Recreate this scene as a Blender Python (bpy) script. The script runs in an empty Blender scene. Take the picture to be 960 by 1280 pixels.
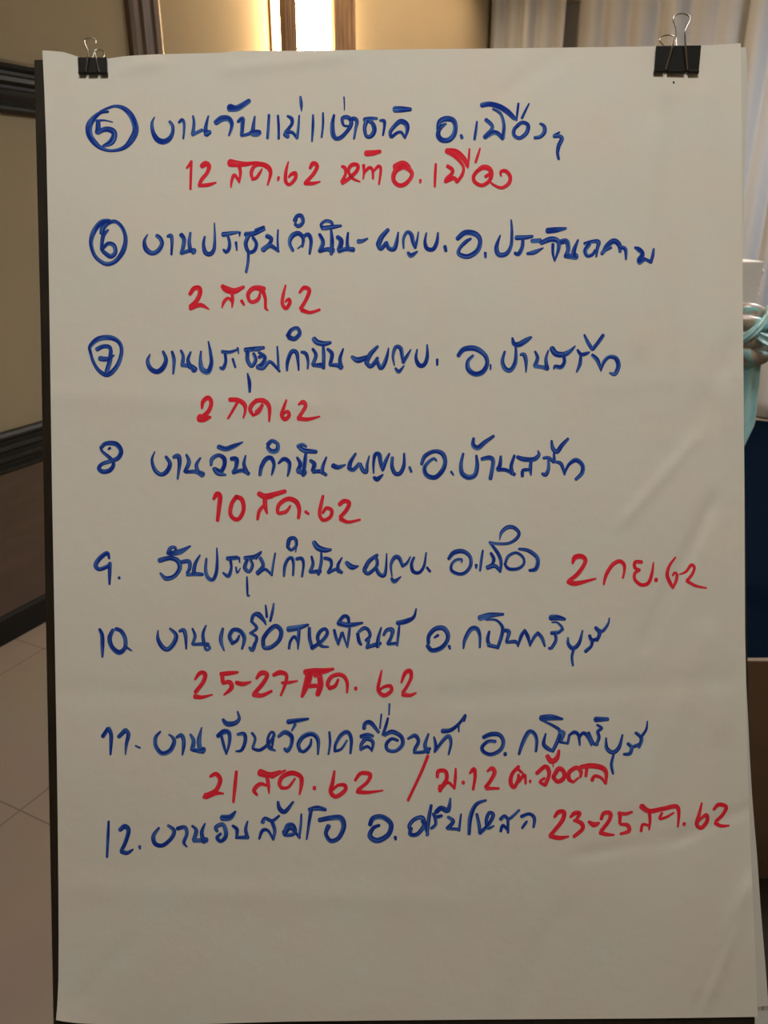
import bpy, bmesh, math, random
from mathutils import Vector, Matrix
random.seed(7)
S = bpy.context.scene
COL = S.collection

# ------------------------------------------------------------------ camera
CAM_H, PITCH, FPX = 1.5, math.radians(21.8), 950.0
cam_d = bpy.data.cameras.new('camera')
cam = bpy.data.objects.new('camera', cam_d)
COL.objects.link(cam)
cam.location = (0, 0, CAM_H)
cam.rotation_euler = (math.pi / 2 - PITCH, 0, 0)
cam_d.sensor_fit = 'VERTICAL'
cam_d.sensor_height = 36
cam_d.lens = FPX / 1280 * 36
cam_d.clip_start = 0.02
PX = 0.787 / 876                        # metres per photo pixel on the sheet
DIST = FPX * PX
cam_d.dof.use_dof = True
cam_d.dof.focus_distance = DIST
cam_d.dof.aperture_fstop = 11
S.camera = cam

# ------------------------------------------------------------------ light
S.view_settings.view_transform = 'Standard'
S.view_settings.look = 'None'
S.view_settings.gamma = 1
S.view_settings.use_curve_mapping = False
S.view_settings.exposure = 0.0
w = bpy.data.worlds.new('world')
S.world = w
w.use_nodes = True
w.node_tree.nodes['Background'].inputs[0].default_value = (0.55, 0.65, 0.8, 1)
w.node_tree.nodes['Background'].inputs[1].default_value = 0.35


def area(name, loc, size, power, col, rot=(0, 0, 0)):
    d = bpy.data.lights.new(name, 'AREA')
    d.shape = 'SQUARE'
    d.size = size
    d.energy = power
    d.color = col
    o = bpy.data.objects.new(name, d)
    o.location = loc
    o.rotation_euler = rot
    COL.objects.link(o)
    return o


area('ceiling_light_near', (0.0, -0.15, 3.1), 0.6, 27, (1.0, 0.955, 0.88))
area('ceiling_light_middle', (1.9, 1.7, 3.2), 0.6, 30, (1.0, 0.95, 0.88))
area('ceiling_light_far', (2.9, 3.9, 3.2), 0.6, 80, (0.95, 0.97, 1.0))
# unseen warm strip lamp, added to widen the glow on the left wall
wall_glow = area('added_wall_glow', (0.225, 5.06, 3.24), 3.1, 33, (1.0, 0.69, 0.42), (0, 0, math.radians(63.5)))
wall_glow.data.shape = 'RECTANGLE'
wall_glow.data.size_y = 0.12
wall_glow.data.spread = math.radians(105)

# ------------------------------------------------------------------ materials


def mat(name, col, rough=0.6, spec=0.5, metal=0.0, noise=None, bump=None, sheen=0):
    """noise=(scale, second colour, stretch xyz), bump=(scale, strength, distance)"""
    m = bpy.data.materials.new(name)
    m.use_nodes = True
    nt = m.node_tree
    b = nt.nodes['Principled BSDF']
    b.inputs['Base Color'].default_value = (*col, 1)
    b.inputs['Roughness'].default_value = rough
    b.inputs['Metallic'].default_value = metal
    b.inputs['Specular IOR Level'].default_value = spec
    if sheen:
        b.inputs['Sheen Weight'].default_value = sheen
    tc = nt.nodes.new('ShaderNodeTexCoord')
    if noise:
        mp = nt.nodes.new('ShaderNodeMapping')
        mp.inputs['Scale'].default_value = noise[2]
        nt.links.new(tc.outputs['Object'], mp.inputs[0])
        n = nt.nodes.new('ShaderNodeTexNoise')
        n.inputs['Scale'].default_value = noise[0]
        n.inputs['Detail'].default_value = 5
        nt.links.new(mp.outputs[0], n.inputs['Vector'])
        r = nt.nodes.new('ShaderNodeValToRGB')
        r.color_ramp.elements[0].position = 0.35
        r.color_ramp.elements[1].position = 0.68
        r.color_ramp.elements[0].color = (*col, 1)
        r.color_ramp.elements[1].color = (*noise[1], 1)
        nt.links.new(n.outputs[0], r.inputs[0])
        nt.links.new(r.outputs[0], b.inputs['Base Color'])
    if bump:
        n2 = nt.nodes.new('ShaderNodeTexNoise')
        n2.inputs['Scale'].default_value = bump[0]
        n2.inputs['Detail'].default_value = 4
        nt.links.new(tc.outputs['Object'], n2.inputs['Vector'])
        bp = nt.nodes.new('ShaderNodeBump')
        bp.inputs['Strength'].default_value = bump[1]
        bp.inputs['Distance'].default_value = bump[2]
        nt.links.new(n2.outputs[0], bp.inputs['Height'])
        nt.links.new(bp.outputs[0], b.inputs['Normal'])
    return m


def emit_mat(name, col, strength):
    m = bpy.data.materials.new(name)
    m.use_nodes = True
    b = m.node_tree.nodes['Principled BSDF']
    b.inputs['Base Color'].default_value = (*col, 1)
    b.inputs['Emission Color'].default_value = (*col, 1)
    b.inputs['Emission Strength'].default_value = strength
    return m


def ink_mat(name, dark, light):
    """marker ink: long streaks along each stroke where the felt tip ran drier"""
    m = bpy.data.materials.new(name)
    m.use_nodes = True
    nt = m.node_tree
    b = nt.nodes['Principled BSDF']
    b.inputs['Roughness'].default_value = 0.8
    b.inputs['Specular IOR Level'].default_value = 0.03
    uv = nt.nodes.new('ShaderNodeUVMap')
    mp = nt.nodes.new('ShaderNodeMapping')
    mp.inputs['Scale'].default_value = (0.035, 1.5, 1)
    nt.links.new(uv.outputs[0], mp.inputs[0])
    n = nt.nodes.new('ShaderNodeTexNoise')
    n.inputs['Scale'].default_value = 1.0
    n.inputs['Detail'].default_value = 2
    nt.links.new(mp.outputs[0], n.inputs['Vector'])
    r = nt.nodes.new('ShaderNodeValToRGB')
    r.color_ramp.elements[0].position = 0.46
    r.color_ramp.elements[1].position = 0.70
    r.color_ramp.elements[0].color = (*dark, 1)
    r.color_ramp.elements[1].color = (*light, 1)
    nt.links.new(n.outputs[0], r.inputs[0])
    nt.links.new(r.outputs[0], b.inputs['Base Color'])
    return m


M = {}
M['paper'] = mat('paper', (0.76, 0.71, 0.62), 0.75, 0.2, noise=(13, (0.735, 0.725, 0.655), (1, 1, 0.2)), bump=(55, 0.12, 0.004))
M['paper_back_shaded'] = mat('paper_back_shaded', (0.63, 0.615, 0.555), 0.75, 0.2, bump=(40, 0.1, 0.004))  # darker paper colour carries the shade behind the front sheet
M['blue_ink'] = ink_mat('blue_ink', (0.011, 0.040, 0.31), (0.09, 0.22, 0.56))
M['red_ink'] = ink_mat('red_ink', (0.80, 0.024, 0.048), (0.88, 0.065, 0.095))
M['board'] = mat('board_wood', (0.016, 0.012, 0.008), 0.36, 0.4, noise=(14, (0.026, 0.019, 0.012), (8, 1, 8)), bump=(90, 0.1, 0.002))
M['black_metal'] = mat('black_clip', (0.008, 0.008, 0.007), 0.42, 0.35)
M['wire'] = mat('clip_wire', (0.55, 0.52, 0.48), 0.28, 0.5, 1.0)
M['ink_black'] = mat('ink_black', (0.01, 0.01, 0.012), 0.5)
M['wall'] = mat('wall_paint', (0.305, 0.26, 0.17), 0.75, 0.15, noise=(2.2, (0.325, 0.275, 0.182), (1, 1, 1)), bump=(60, 0.08, 0.004))
M['dado'] = mat('dado_panel', (0.085, 0.057, 0.041), 0.35, 0.45, noise=(5, (0.105, 0.068, 0.05), (1, 1, 6)))
M['dark_wood'] = mat('dark_moulding', (0.011, 0.0115, 0.0095), 0.45, 0.35, noise=(8, (0.018, 0.018, 0.014), (1, 1, 12)))
M['brown_wood'] = mat('brown_moulding', (0.10, 0.068, 0.042), 0.45, 0.4, noise=(10, (0.15, 0.105, 0.066), (6, 6, 0.5)))
M['baseboard'] = mat('baseboard_black', (0.006, 0.005, 0.0045), 0.45, 0.3)
M['ceiling'] = mat('ceiling_paint', (0.66, 0.62, 0.55), 0.85)
M['post'] = mat('lamp_post_wood', (0.16, 0.095, 0.05), 0.5, 0.35, noise=(16, (0.30, 0.19, 0.10), (5, 5, 0.3)))
M['lamp'] = emit_mat('lamp_glass', (1.0, 0.69, 0.38), 60.0)
M['curtain'] = mat('sheer_curtain', (0.335, 0.36, 0.395), 0.9, 0.1, noise=(3, (0.30, 0.32, 0.355), (4, 4, 0.2)), sheen=0.2)
M['carpet'] = mat('navy_carpet', (0.0008, 0.0038, 0.0105), 1.0, 0.02, noise=(60, (0.0012, 0.005, 0.0135), (1, 1, 1)), bump=(300, 0.6, 0.004))
M['panel'] = mat('brown_board', (0.125, 0.075, 0.04), 0.5, 0.3, noise=(5, (0.155, 0.095, 0.055), (1, 6, 1)))
M['white_post'] = mat('white_post', (0.62, 0.60, 0.58), 0.55, 0.3, bump=(60, 0.3, 0.004))
M['satin'] = mat('champagne_satin', (0.33, 0.25, 0.19), 0.3, 0.7, noise=(6, (0.42, 0.35, 0.28), (1, 1, 2)), sheen=0.3)
M['aqua'] = mat('pale_blue_satin', (0.36, 0.70, 0.74), 0.28, 0.7, noise=(7, (0.46, 0.76, 0.79), (1, 1, 1)), sheen=0.3)
M['grey_plastic'] = mat('grey_plastic', (0.24, 0.25, 0.25), 0.5, 0.3)
M['glass'] = mat('window_glass', (0.5, 0.52, 0.55), 0.12, 0.6)
M['frame_paint'] = mat('window_frame_paint', (0.45, 0.42, 0.38), 0.5)


def two_tone(m, other, scale):
    nt = m.node_tree
    b = nt.nodes['Principled BSDF']
    src = b.inputs['Base Color'].links[0].from_socket
    tc = nt.nodes.new('ShaderNodeTexCoord')
    wv = nt.nodes.new('ShaderNodeTexNoise')
    wv.inputs['Scale'].default_value = scale
    wv.inputs['Distortion'].default_value = 1.5
    nt.links.new(tc.outputs['Object'], wv.inputs['Vector'])
    r = nt.nodes.new('ShaderNodeValToRGB')
    r.color_ramp.elements[0].position = 0.50
    r.color_ramp.elements[1].position = 0.60
    nt.links.new(wv.outputs[0], r.inputs[0])
    mx = nt.nodes.new('ShaderNodeMix')
    mx.data_type = 'RGBA'
    nt.links.new(r.outputs[0], mx.inputs[0])
    nt.links.new(src, mx.inputs[6])
    mx.inputs[7].default_value = (*other, 1)
    nt.links.new(mx.outputs[2], b.inputs['Base Color'])


two_tone(M['satin'], (0.22, 0.50, 0.52), 14)


def tile_mat(origin, ang, size):
    m = bpy.data.materials.new('floor_tile')
    m.use_nodes = True
    nt = m.node_tree
    b = nt.nodes['Principled BSDF']
    tc = nt.nodes.new('ShaderNodeTexCoord')
    mp = nt.nodes.new('ShaderNodeMapping')
    mp.vector_type = 'TEXTURE'
    mp.inputs['Location'].default_value = (*origin, 0)
    mp.inputs['Rotation'].default_value = (0, 0, ang)
    mp.inputs['Scale'].default_value = (size, size, 1)
    nt.links.new(tc.outputs['Object'], mp.inputs[0])
    br = nt.nodes.new('ShaderNodeTexBrick')
    br.offset = 0
    br.squash = 1
    br.inputs['Scale'].default_value = 1
    br.inputs['Brick Width'].default_value = 1
    br.inputs['Row Height'].default_value = 1
    br.inputs['Mortar Size'].default_value = 0.004
    br.inputs['Mortar Smooth'].default_value = 0.3
    br.inputs['Color1'].default_value = (0.29, 0.252, 0.208, 1)
    br.inputs['Color2'].default_value = (0.28, 0.242, 0.2, 1)
    br.inputs['Mortar'].default_value = (0.16, 0.125, 0.1, 1)
    nt.links.new(mp.outputs[0], br.inputs['Vector'])
    n = nt.nodes.new('ShaderNodeTexNoise')
    n.inputs['Scale'].default_value = 3
    n.inputs['Detail'].default_value = 6
    nt.links.new(tc.outputs['Object'], n.inputs['Vector'])
    mx = nt.nodes.new('ShaderNodeMix')
    mx.data_type = 'RGBA'
    mx.blend_type = 'MULTIPLY'
    mx.inputs[0].default_value = 0.25
    nt.links.new(br.outputs['Color'], mx.inputs[6])
    nt.links.new(n.outputs['Color'], mx.inputs[7])
    nt.links.new(mx.outputs[2], b.inputs['Base Color'])
    b.inputs['Roughness'].default_value = 0.32
    b.inputs['Specular IOR Level'].default_value = 0.35
    return m


# ------------------------------------------------------------------ helpers
def link(name, bm, m, parent=None, mw=None, smooth=False, structure=False):
    me = bpy.data.meshes.new(name)
    bmesh.ops.recalc_face_normals(bm, faces=bm.faces)
    if smooth:
        for f in bm.faces:
            f.smooth = True
    bm.to_mesh(me)
    bm.free()
    me.materials.append(m)
    o = bpy.data.objects.new(name, me)
    COL.objects.link(o)
    if parent is not None:
        o.parent = parent
    elif mw is not None:
        o.matrix_world = mw
    if structure:
        o['kind'] = 'structure'
    return o


def tag(o, label, cat, group=None):
    o['label'] = label
    o['category'] = cat
    if group:
        o['group'] = group
    return o


def empty(name, mw, label, cat, group=None):
    o = bpy.data.objects.new(name, None)
    o.empty_display_size = 0.05
    COL.objects.link(o)
    o.matrix_world = mw
    return tag(o, label, cat, group)


def box(bm, x0, x1, y0, y1, z0, z1, bevel=0.0):
    r = bmesh.ops.create_cube(bm, size=1)
    vs = r['verts']
    for v in vs:
        v.co = Vector((x0 if v.co.x < 0 else x1, y0 if v.co.y < 0 else y1, z0 if v.co.z < 0 else z1))
    if bevel:
        es = list({e for v in vs for e in v.link_edges})
        bmesh.ops.bevel(bm, geom=es, offset=bevel, segments=2, affect='EDGES', profile=0.6)


def prism(bm, profile, x0, x1, axis='x'):
    """extrude a closed (y,z) profile along x"""
    a = [bm.verts.new((x0, y, z)) for y, z in profile]
    b = [bm.verts.new((x1, y, z)) for y, z in profile]
    n = len(profile)
    for i in range(n):
        bm.faces.new((a[i], a[(i + 1) % n], b[(i + 1) % n], b[i]))
    bm.faces.new(a)
    bm.faces.new(b[::-1])


def catmull(pts, step=4.0, closed=False):
    """smooth curve through points (tuples of any length >= 2)"""
    if len(pts) == 2:
        P = [pts[0], pts[0], pts[1], pts[1]]
    else:
        P = [pts[0]] + list(pts) + [pts[-1]]
    out = []
    dim = len(pts[0])
    for i in range(1, len(P) - 2):
        p0, p1, p2, p3 = P[i - 1:i + 3]
        L = math.dist(p1[:3], p2[:3])
        n = max(2, int(L / step))
        for k in range(n):
            t = k / n
            q = []
            for d in range(dim):
                m1 = (p2[d] - p0[d]) * 0.5
                m2 = (p3[d] - p1[d]) * 0.5
                q.append((2 * t**3 - 3 * t**2 + 1) * p1[d] + (t**3 - 2 * t**2 + t) * m1
                         + (-2 * t**3 + 3 * t**2) * p2[d] + (t**3 - t**2) * m2)
            out.append(tuple(q))
    out.append(tuple(pts[-1]))
    return out


def tube(bm, pts, r, seg=10, step=0.002, flat=1.0, caps=True):
    """round tube through 3-D points; r a number or one radius per point"""
    rr = r if isinstance(r, (list, tuple)) else [r] * len(pts)
    c = catmull([(*p, q) for p, q in zip(pts, rr)], step)
    rings = []
    prev = None
    for i, q in enumerate(c):
        p = Vector(q[:3])
        a = Vector(c[max(i - 1, 0)][:3])
        b = Vector(c[min(i + 1, len(c) - 1)][:3])
        t = (b - a)
        if t.length < 1e-9:
            t = Vector((0, 0, 1))
        t.normalize()
        if prev is None:
            ref = Vector((0, 0, 1)) if abs(t.z) < 0.9 else Vector((1, 0, 0))
            u = t.cross(ref).normalized()
        else:
            u = (prev - t * prev.dot(t)).normalized()
        prev = u
        v = t.cross(u)
        rings.append([bm.verts.new(p + (u * math.cos(k * 2 * math.pi / seg) + v * flat * math.sin(k * 2 * math.pi / seg)) * q[3]) for k in range(seg)])
    for A, B in zip(rings, rings[1:]):
        for k in range(seg):
            bm.faces.new((A[k], A[(k + 1) % seg], B[(k + 1) % seg], B[k]))
    if caps:
        bm.faces.new(rings[0][::-1])
        bm.faces.new(rings[-1])


# ------------------------------------------------------------------ frames of reference
# the room: W0 on the left wall's foot, A along that wall, N out of it into the room
ANG = math.radians(26.5)
A = Vector((math.sin(ANG), math.cos(ANG), 0))
N = Vector((A.y, -A.x, 0))
W0 = Vector((-1.4217, 2.4258, 0))
# local frame of the left wall: x = along the wall, y = out of it into the room times -1, z = up
ROOM = Matrix(((A.x, -N.x, 0, W0.x), (A.y, -N.y, 0, W0.y), (0, 0, 1, 0), (0, 0, 0, 1)))


def rp(s, d, z=0.0):
    return ROOM @ Vector((s, -d, z))


# the leaning board: x right, y up the board, z towards the reader
RIGHT = Vector((1, 0, 0))
UP = Vector((0, math.sin(PITCH), math.cos(PITCH)))
OUT = Vector((0, -math.cos(PITCH), math.sin(PITCH)))
BO = Vector((0, 0, CAM_H)) - OUT * DIST
BOARD = Matrix(((RIGHT.x, UP.x, OUT.x, BO.x), (RIGHT.y, UP.y, OUT.y, BO.y), (RIGHT.z, UP.z, OUT.z, BO.z), (0, 0, 0, 1)))


def bp(x, y, h=0.0):
    """sheet coordinates (one unit = PX metres, y downwards) to the board's local frame"""
    k = 1 - h / DIST
    return Vector(((x - 480) * PX * k, (640 - y) * PX * k, h))


# ------------------------------------------------------------------ room shell
S_BACK, S_FRONT, D_RIGHT, H_CEIL = 5.12, -4.6, 5.6, 3.3

bm = bmesh.new()
box(bm, S_FRONT, S_BACK + 0.1, -D_RIGHT - 0.1, 0.1, -0.08, 0)
fl = link('floor', bm, tile_mat((0, 0), 0, 0.6), mw=ROOM, structure=True)
# one tile joint crosses at this spot of the floor beside the board
jx = ROOM.inverted() @ Vector((-0.9762, 1.5953, 0))
fl.data.materials[0].node_tree.nodes['Mapping'].inputs['Location'].default_value = (jx.x, jx.y, 0)

bm = bmesh.new()
box(bm, S_FRONT, S_BACK + 0.1, -D_RIGHT - 0.1, 0.1, H_CEIL, H_CEIL + 0.08)
link('ceiling', bm, M['ceiling'], mw=ROOM, structure=True)
bm = bmesh.new()
box(bm, S_FRONT, S_BACK, 0, 0.1, 0, H_CEIL)
link('wall_left', bm, M['wall'], mw=ROOM, structure=True)
bm = bmesh.new()
box(bm, S_FRONT, S_BACK + 0.1, -D_RIGHT - 0.1, -D_RIGHT, 0, H_CEIL)
link('wall_right', bm, M['wall'], mw=ROOM, structure=True)
bm = bmesh.new()
box(bm, S_FRONT - 0.1, S_FRONT, -D_RIGHT - 0.1, 0.1, 0, H_CEIL)
link('wall_front', bm, M['wall'], mw=ROOM, structure=True)
# back wall with a window opening behind the curtains
bm = bmesh.new()
WY0, WY1, WZ0, WZ1 = 0.35, 5.2, 0.5, 3.0
box(bm, S_BACK, S_BACK + 0.1, -WY0, 0.1, 0, H_CEIL)
box(bm, S_BACK, S_BACK + 0.1, -D_RIGHT - 0.1, -WY1, 0, H_CEIL)
box(bm, S_BACK, S_BACK + 0.1, -WY1, -WY0, 0, WZ0)
box(bm, S_BACK, S_BACK + 0.1, -WY1, -WY0, WZ1, H_CEIL)
link('wall_back', bm, M['wall'], mw=ROOM, structure=True)
win = bpy.data.objects.new('window_1', None)
COL.objects.link(win)
win.matrix_world = ROOM @ Matrix.Translation((S_BACK + 0.05, -(WY0 + WY1) / 2, WZ0))
win['kind'] = 'structure'
hw = (WY1 - WY0) / 2
bm = bmesh.new()
for k in range(5):
    y = -hw + k * hw / 2
    box(bm, -0.03, 0.03, max(y - 0.03, -hw), min(y + 0.03, hw), 0, WZ1 - WZ0, 0.004)
for z in (0, (WZ1 - WZ0) * 0.66, WZ1 - WZ0 - 0.06):
    box(bm, -0.028, 0.028, -hw, hw, z, z + 0.06, 0.004)
link('window_frame', bm, M['frame_paint'], win)
bm = bmesh.new()
box(bm, -0.004, 0.004, -hw, hw, 0.03, WZ1 - WZ0 - 0.03)
link('pane', bm, M['glass'], win)

# skirting, rails and pilaster of the left wall
bm = bmesh.new()
prism(bm, [(0, 0), (-0.016, 0), (-0.016, 0.095), (-0.010, 0.108), (0, 0.112)], S_FRONT, S_BACK)
link('baseboard_left', bm, M['baseboard'], mw=ROOM, structure=True)


def rail(name, z0, z1, x0, x1):
    hgt = z1 - z0
    prof = [(0, z0)]
    for t, d in ((0, .014), (.07, .024), (.12, .024), (.15, .014), (.24, .018), (.34, .032), (.42, .034), (.47, .022), (.53, .022),
                 (.60, .036), (.68, .034), (.74, .020), (.80, .020), (.86, .032), (.93, .036), (1, .030)):
        prof.append((-d, z0 + t * hgt))
    prof.append((0, z1))
    b = bmesh.new()
    prism(b, prof, x0, x1)
    return link(name, b, M['dark_wood'], mw=ROOM, structure=True)


rail('trim_1', 1.787, 1.941, S_FRONT, 1.02)
rail('trim_2', 0.624, 0.770, S_FRONT, S_BACK)
bm = bmesh.new()
box(bm, S_FRONT, S_BACK, -0.012, 0, 0.112, 0.626)
link('trim_3', bm, M['dado'], mw=ROOM, structure=True)
# upright fluted casing
bm = bmesh.new()
prof = []
x0, x1 = 1.015, 1.185
steps = [(0, 0), (0, .022), (.10, .030), (.22, .030), (.26, .018), (.34, .018), (.38, .030), (.58, .034), (.62, .022), (.70, .022), (.74, .032), (.9, .032), (1, .024), (1, 0)]
a_ = [bm.verts.new((x0 + (x1 - x0) * t, -d, 0.77)) for t, d in steps]
b_ = [bm.verts.new((x0 + (x1 - x0) * t, -d, H_CEIL)) for t, d in steps]
for i in range(len(steps)):
    j = (i + 1) % len(steps)
    bm.faces.new((a_[i], a_[j], b_[j], b_[i]))
bm.faces.new(a_)
bm.faces.new(b_[::-1])
link('trim_4', bm, M['brown_wood'], mw=ROOM, structure=True)

# ------------------------------------------------------------------ wall lamp between two wooden uprights
lamp = empty('wall_lamp', ROOM @ Matrix.Translation((2.3, 0, 1.55)),
             'glowing warm wall lamp between two fluted brown wooden uprights', 'lamp')
LZ = 1.3
bm = bmesh.new()
box(bm, -0.30, 0.36, -0.072, -0.012, 0.06, LZ - 0.06, 0.012)
link('diffuser', bm, M['lamp'], lamp)
bm = bmesh.new()
box(bm, -0.33, 0.38, -0.012, 0, 0.0, LZ, 0.003)
link('back_plate', bm, M['brown_wood'], lamp)


def upright(x0, x1):
    b = bmesh.new()
    n = 5
    pr = []
    for k in range(n):
        for t, d in ((0.0, .106), (.12, .117), (.5, .121), (.88, .117), (1.0, .106)):
            pr.append((x0 + (x1 - x0) * (k + t * .999) / n, -d))
    pr += [(x1, -0.088), (x0, -0.088)]
    a = [b.verts.new((x, y, 0)) for x, y in pr]
    c = [b.verts.new((x, y, LZ)) for x, y in pr]
    for i in range(len(pr)):
        j = (i + 1) % len(pr)
        b.faces.new((a[i], a[j], c[j], c[i]))
    b.faces.new(a)
    b.faces.new(c[::-1])
    return link('upright', b, M['post'], lamp)


upright(-0.375, -0.27)
upright(0.08, 0.32)
for z in (-0.03, LZ):
    bm = bmesh.new()
    box(bm, -0.385, 0.39, -0.125, 0, z, z + 0.03, 0.004)
    link('end_cap', bm, M['post'], lamp)


# ------------------------------------------------------------------ curtains along the back wall
def curtain(d0, d1, seed, s0, lam, amp, label):
    rnd = random.Random(seed)
    # irregular pleats: positions of crests
    knots = [d0]
    while knots[-1] < d1:
        knots.append(knots[-1] + lam * rnd.uniform(0.55, 1.5))
    prof = []
    for k, (p, q) in enumerate(zip(knots, knots[1:])):
        am = amp * rnd.uniform(0.6, 1.25)
        for i in range(12):
            t = i / 12
            prof.append((p + (q - p) * t, s0 - am * (math.sin(math.pi * t) ** 1.3)))
    prof = [p for p in prof if p[0] <= d1]
    b = bmesh.new()
    rows = []
    nz = 26
    for j in range(nz + 1):
        z = 0.015 + (3.22 - 0.015) * j / nz
        row = []
        for i, (d, s) in enumerate(prof):
            sw = 0.012 * math.sin(2.1 * z + d * 3 + seed) * (1 - z / 3.2)
            row.append(b.verts.new((s + sw + 0.01 * math.sin(d * 23 + z * 1.3), -d - 0.02 * math.sin(z * 1.1 + seed) * (1 - z / 3.2), z)))
        rows.append(row)
    for r0, r1 in zip(rows, rows[1:]):
        for i in range(len(prof) - 1):
            b.faces.new((r0[i], r0[i + 1], r1[i + 1], r1[i]))
    o = link('curtain', b, M['curtain'], mw=ROOM, smooth=True)
    sol = o.modifiers.new('thickness', 'SOLIDIFY')
    sol.thickness = 0.002
    tag(o, label, 'curtain', 'sheer curtains along the back wall')
    return o


curtain(0.03, 0.62, 3, 5.0, 0.13, 0.055, 'narrow grey sheer curtain in the room corner beside the glowing lamp wall')
curtain(0.72, 1.92, 5, 5.0, 0.15, 0.05, 'wide grey sheer curtain hanging behind the larger binder clip')
curtain(1.88, 4.4, 9, 4.9, 0.17, 0.055, 'grey sheer curtain furthest right, hanging above the navy carpet')

# ------------------------------------------------------------------ carpet, panel, draped post, grey box
pts = [Vector((0.55, 1.55, 0)), Vector((2.2, 1.55, 0)), rp(0.6, 5.5), rp(4.75, 5.5), rp(4.75, 1.7)]
bm = bmesh.new()
vs = [bm.verts.new(p) for p in pts]
f = bm.faces.new(vs)
r = bmesh.ops.extrude_face_region(bm, geom=[f])
for v in [g for g in r['geom'] if isinstance(g, bmesh.types.BMVert)]:
    v.co.z += 0.006
carpet = link('carpet', bm, M['carpet'])
tag(carpet, 'dark navy carpet covering the floor below the curtains', 'carpet')

# brown board standing on edge
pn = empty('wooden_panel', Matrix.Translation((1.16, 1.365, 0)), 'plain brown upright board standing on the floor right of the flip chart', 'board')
bm = bmesh.new()
box(bm, -0.50, 0.42, -0.007, 0.007, 0.0, 0.622, 0.003)
link('board_panel', bm, M['panel'], pn)
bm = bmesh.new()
box(bm, -0.46, 0.42, -0.30, -0.0075, 0.0, 0.018, 0.003)  # dark plate added to stand for the shaded floor in front
link('floor_shade_plate', bm, M['board'], pn)

gb = bmesh.new()
box(gb, -0.17, 0.16, -0.11, 0.07, 0, 0.05, 0.004)
box(gb, -0.155, 0.145, -0.095, 0.055, 0.05, 0.056, 0.003)
g = link('floor_box', gb, M['grey_plastic'], mw=Matrix.Translation((0.805, 0.945, 0)))
tag(g, 'low grey plastic box on the floor at the lower right corner', 'box')

# white pedestal with satin tied around it
PX0, PY0 = 1.335, 3.0
pd = empty('pedestal', Matrix.Translation((PX0, PY0, 0.006)), 'white pedestal whose block top shows above the satin drape', 'pedestal')
bm = bmesh.new()
box(bm, -0.11, 0.035, -0.06, 0.06, 0.05, 1.15, 0.006)
link('shaft', bm, M['white_post'], pd)
bm = bmesh.new()
box(bm, -0.12, 0.03, -0.08, 0.08, 0, 0.05, 0.006)
link('base', bm, M['white_post'], pd)
bm = bmesh.new()
box(bm, -0.13, 0.062, -0.07, 0.07, 1.15, 1.312, 0.006)
for k in range(7):
    for q in range(3):
        bmesh.ops.create_icosphere(bm, subdivisions=2, radius=0.008 + 0.002 * ((k * 7 + q * 3) % 3),
                                   matrix=Matrix.Translation((0.060 + 0.003 * ((k + q) % 2), -0.05 + 0.05 * q, 1.17 + 0.021 * k)))
link('capital', bm, M['white_post'], pd)

dr = empty('satin_drape', Matrix.Translation((PX0, PY0 - 0.10, 1.05)), 'champagne and pale blue satin cloth knotted around the white pedestal', 'cloth')


def gather(bm, c, rad, n, amp, twist, seed):
    """a bunched ball of cloth: ellipsoid with sharp folds swirling round it"""
    rows = []
    for j in range(33):
        th = math.pi * j / 32
        row = []
        for i in range(72):
            ph = 2 * math.pi * i / 72
            q = n * ph + twist * th + 0.9 * math.sin(2 * th + seed) + 0.5 * math.sin(2 * ph + seed)
            f = 1 + amp * (abs(math.sin(q)) ** 0.7 - 0.5) * math.sin(th) ** 0.6
            row.append(bm.verts.new((c[0] + rad[0] * f * math.cos(th), c[1] + rad[1] * f * math.sin(th) * math.cos(ph), c[2] + rad[2] * f * math.sin(th) * math.sin(ph))))
        rows.append(row)
    for r0, r1 in zip(rows, rows[1:]):
        for i in range(72):
            bm.faces.new((r0[i], r0[(i + 1) % 72], r1[(i + 1) % 72], r1[i]))
    bmesh.ops.remove_doubles(bm, verts=bm.verts, dist=1e-6)


def loop(path, wv, ripple):
    """ribbon bent along a path in front of the post"""
    b = bmesh.new()
    c = catmull(path, 0.006)
    rows = []
    for k, p in enumerate(c):
        t = k / (len(c) - 1)
        row = []
        for i in range(13):
            u = i / 12 - 0.5
            e = math.sin(math.pi * min(1, 0.12 + t * 1.0)) ** 0.5 if t < 0.9 else 0.35
            row.append(b.verts.new((p[0] + wv[0] * u * e, p[1] + wv[1] * u * e + ripple * math.cos(u * 14), p[2] + wv[2] * u * e + ripple * math.sin(u * 11 + t * 4))))
        rows.append(row)
    for r0, r1 in zip(rows, rows[1:]):
        for i in range(12):
            b.faces.new((r0[i], r0[i + 1], r1[i + 1], r1[i]))
    return b


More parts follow.
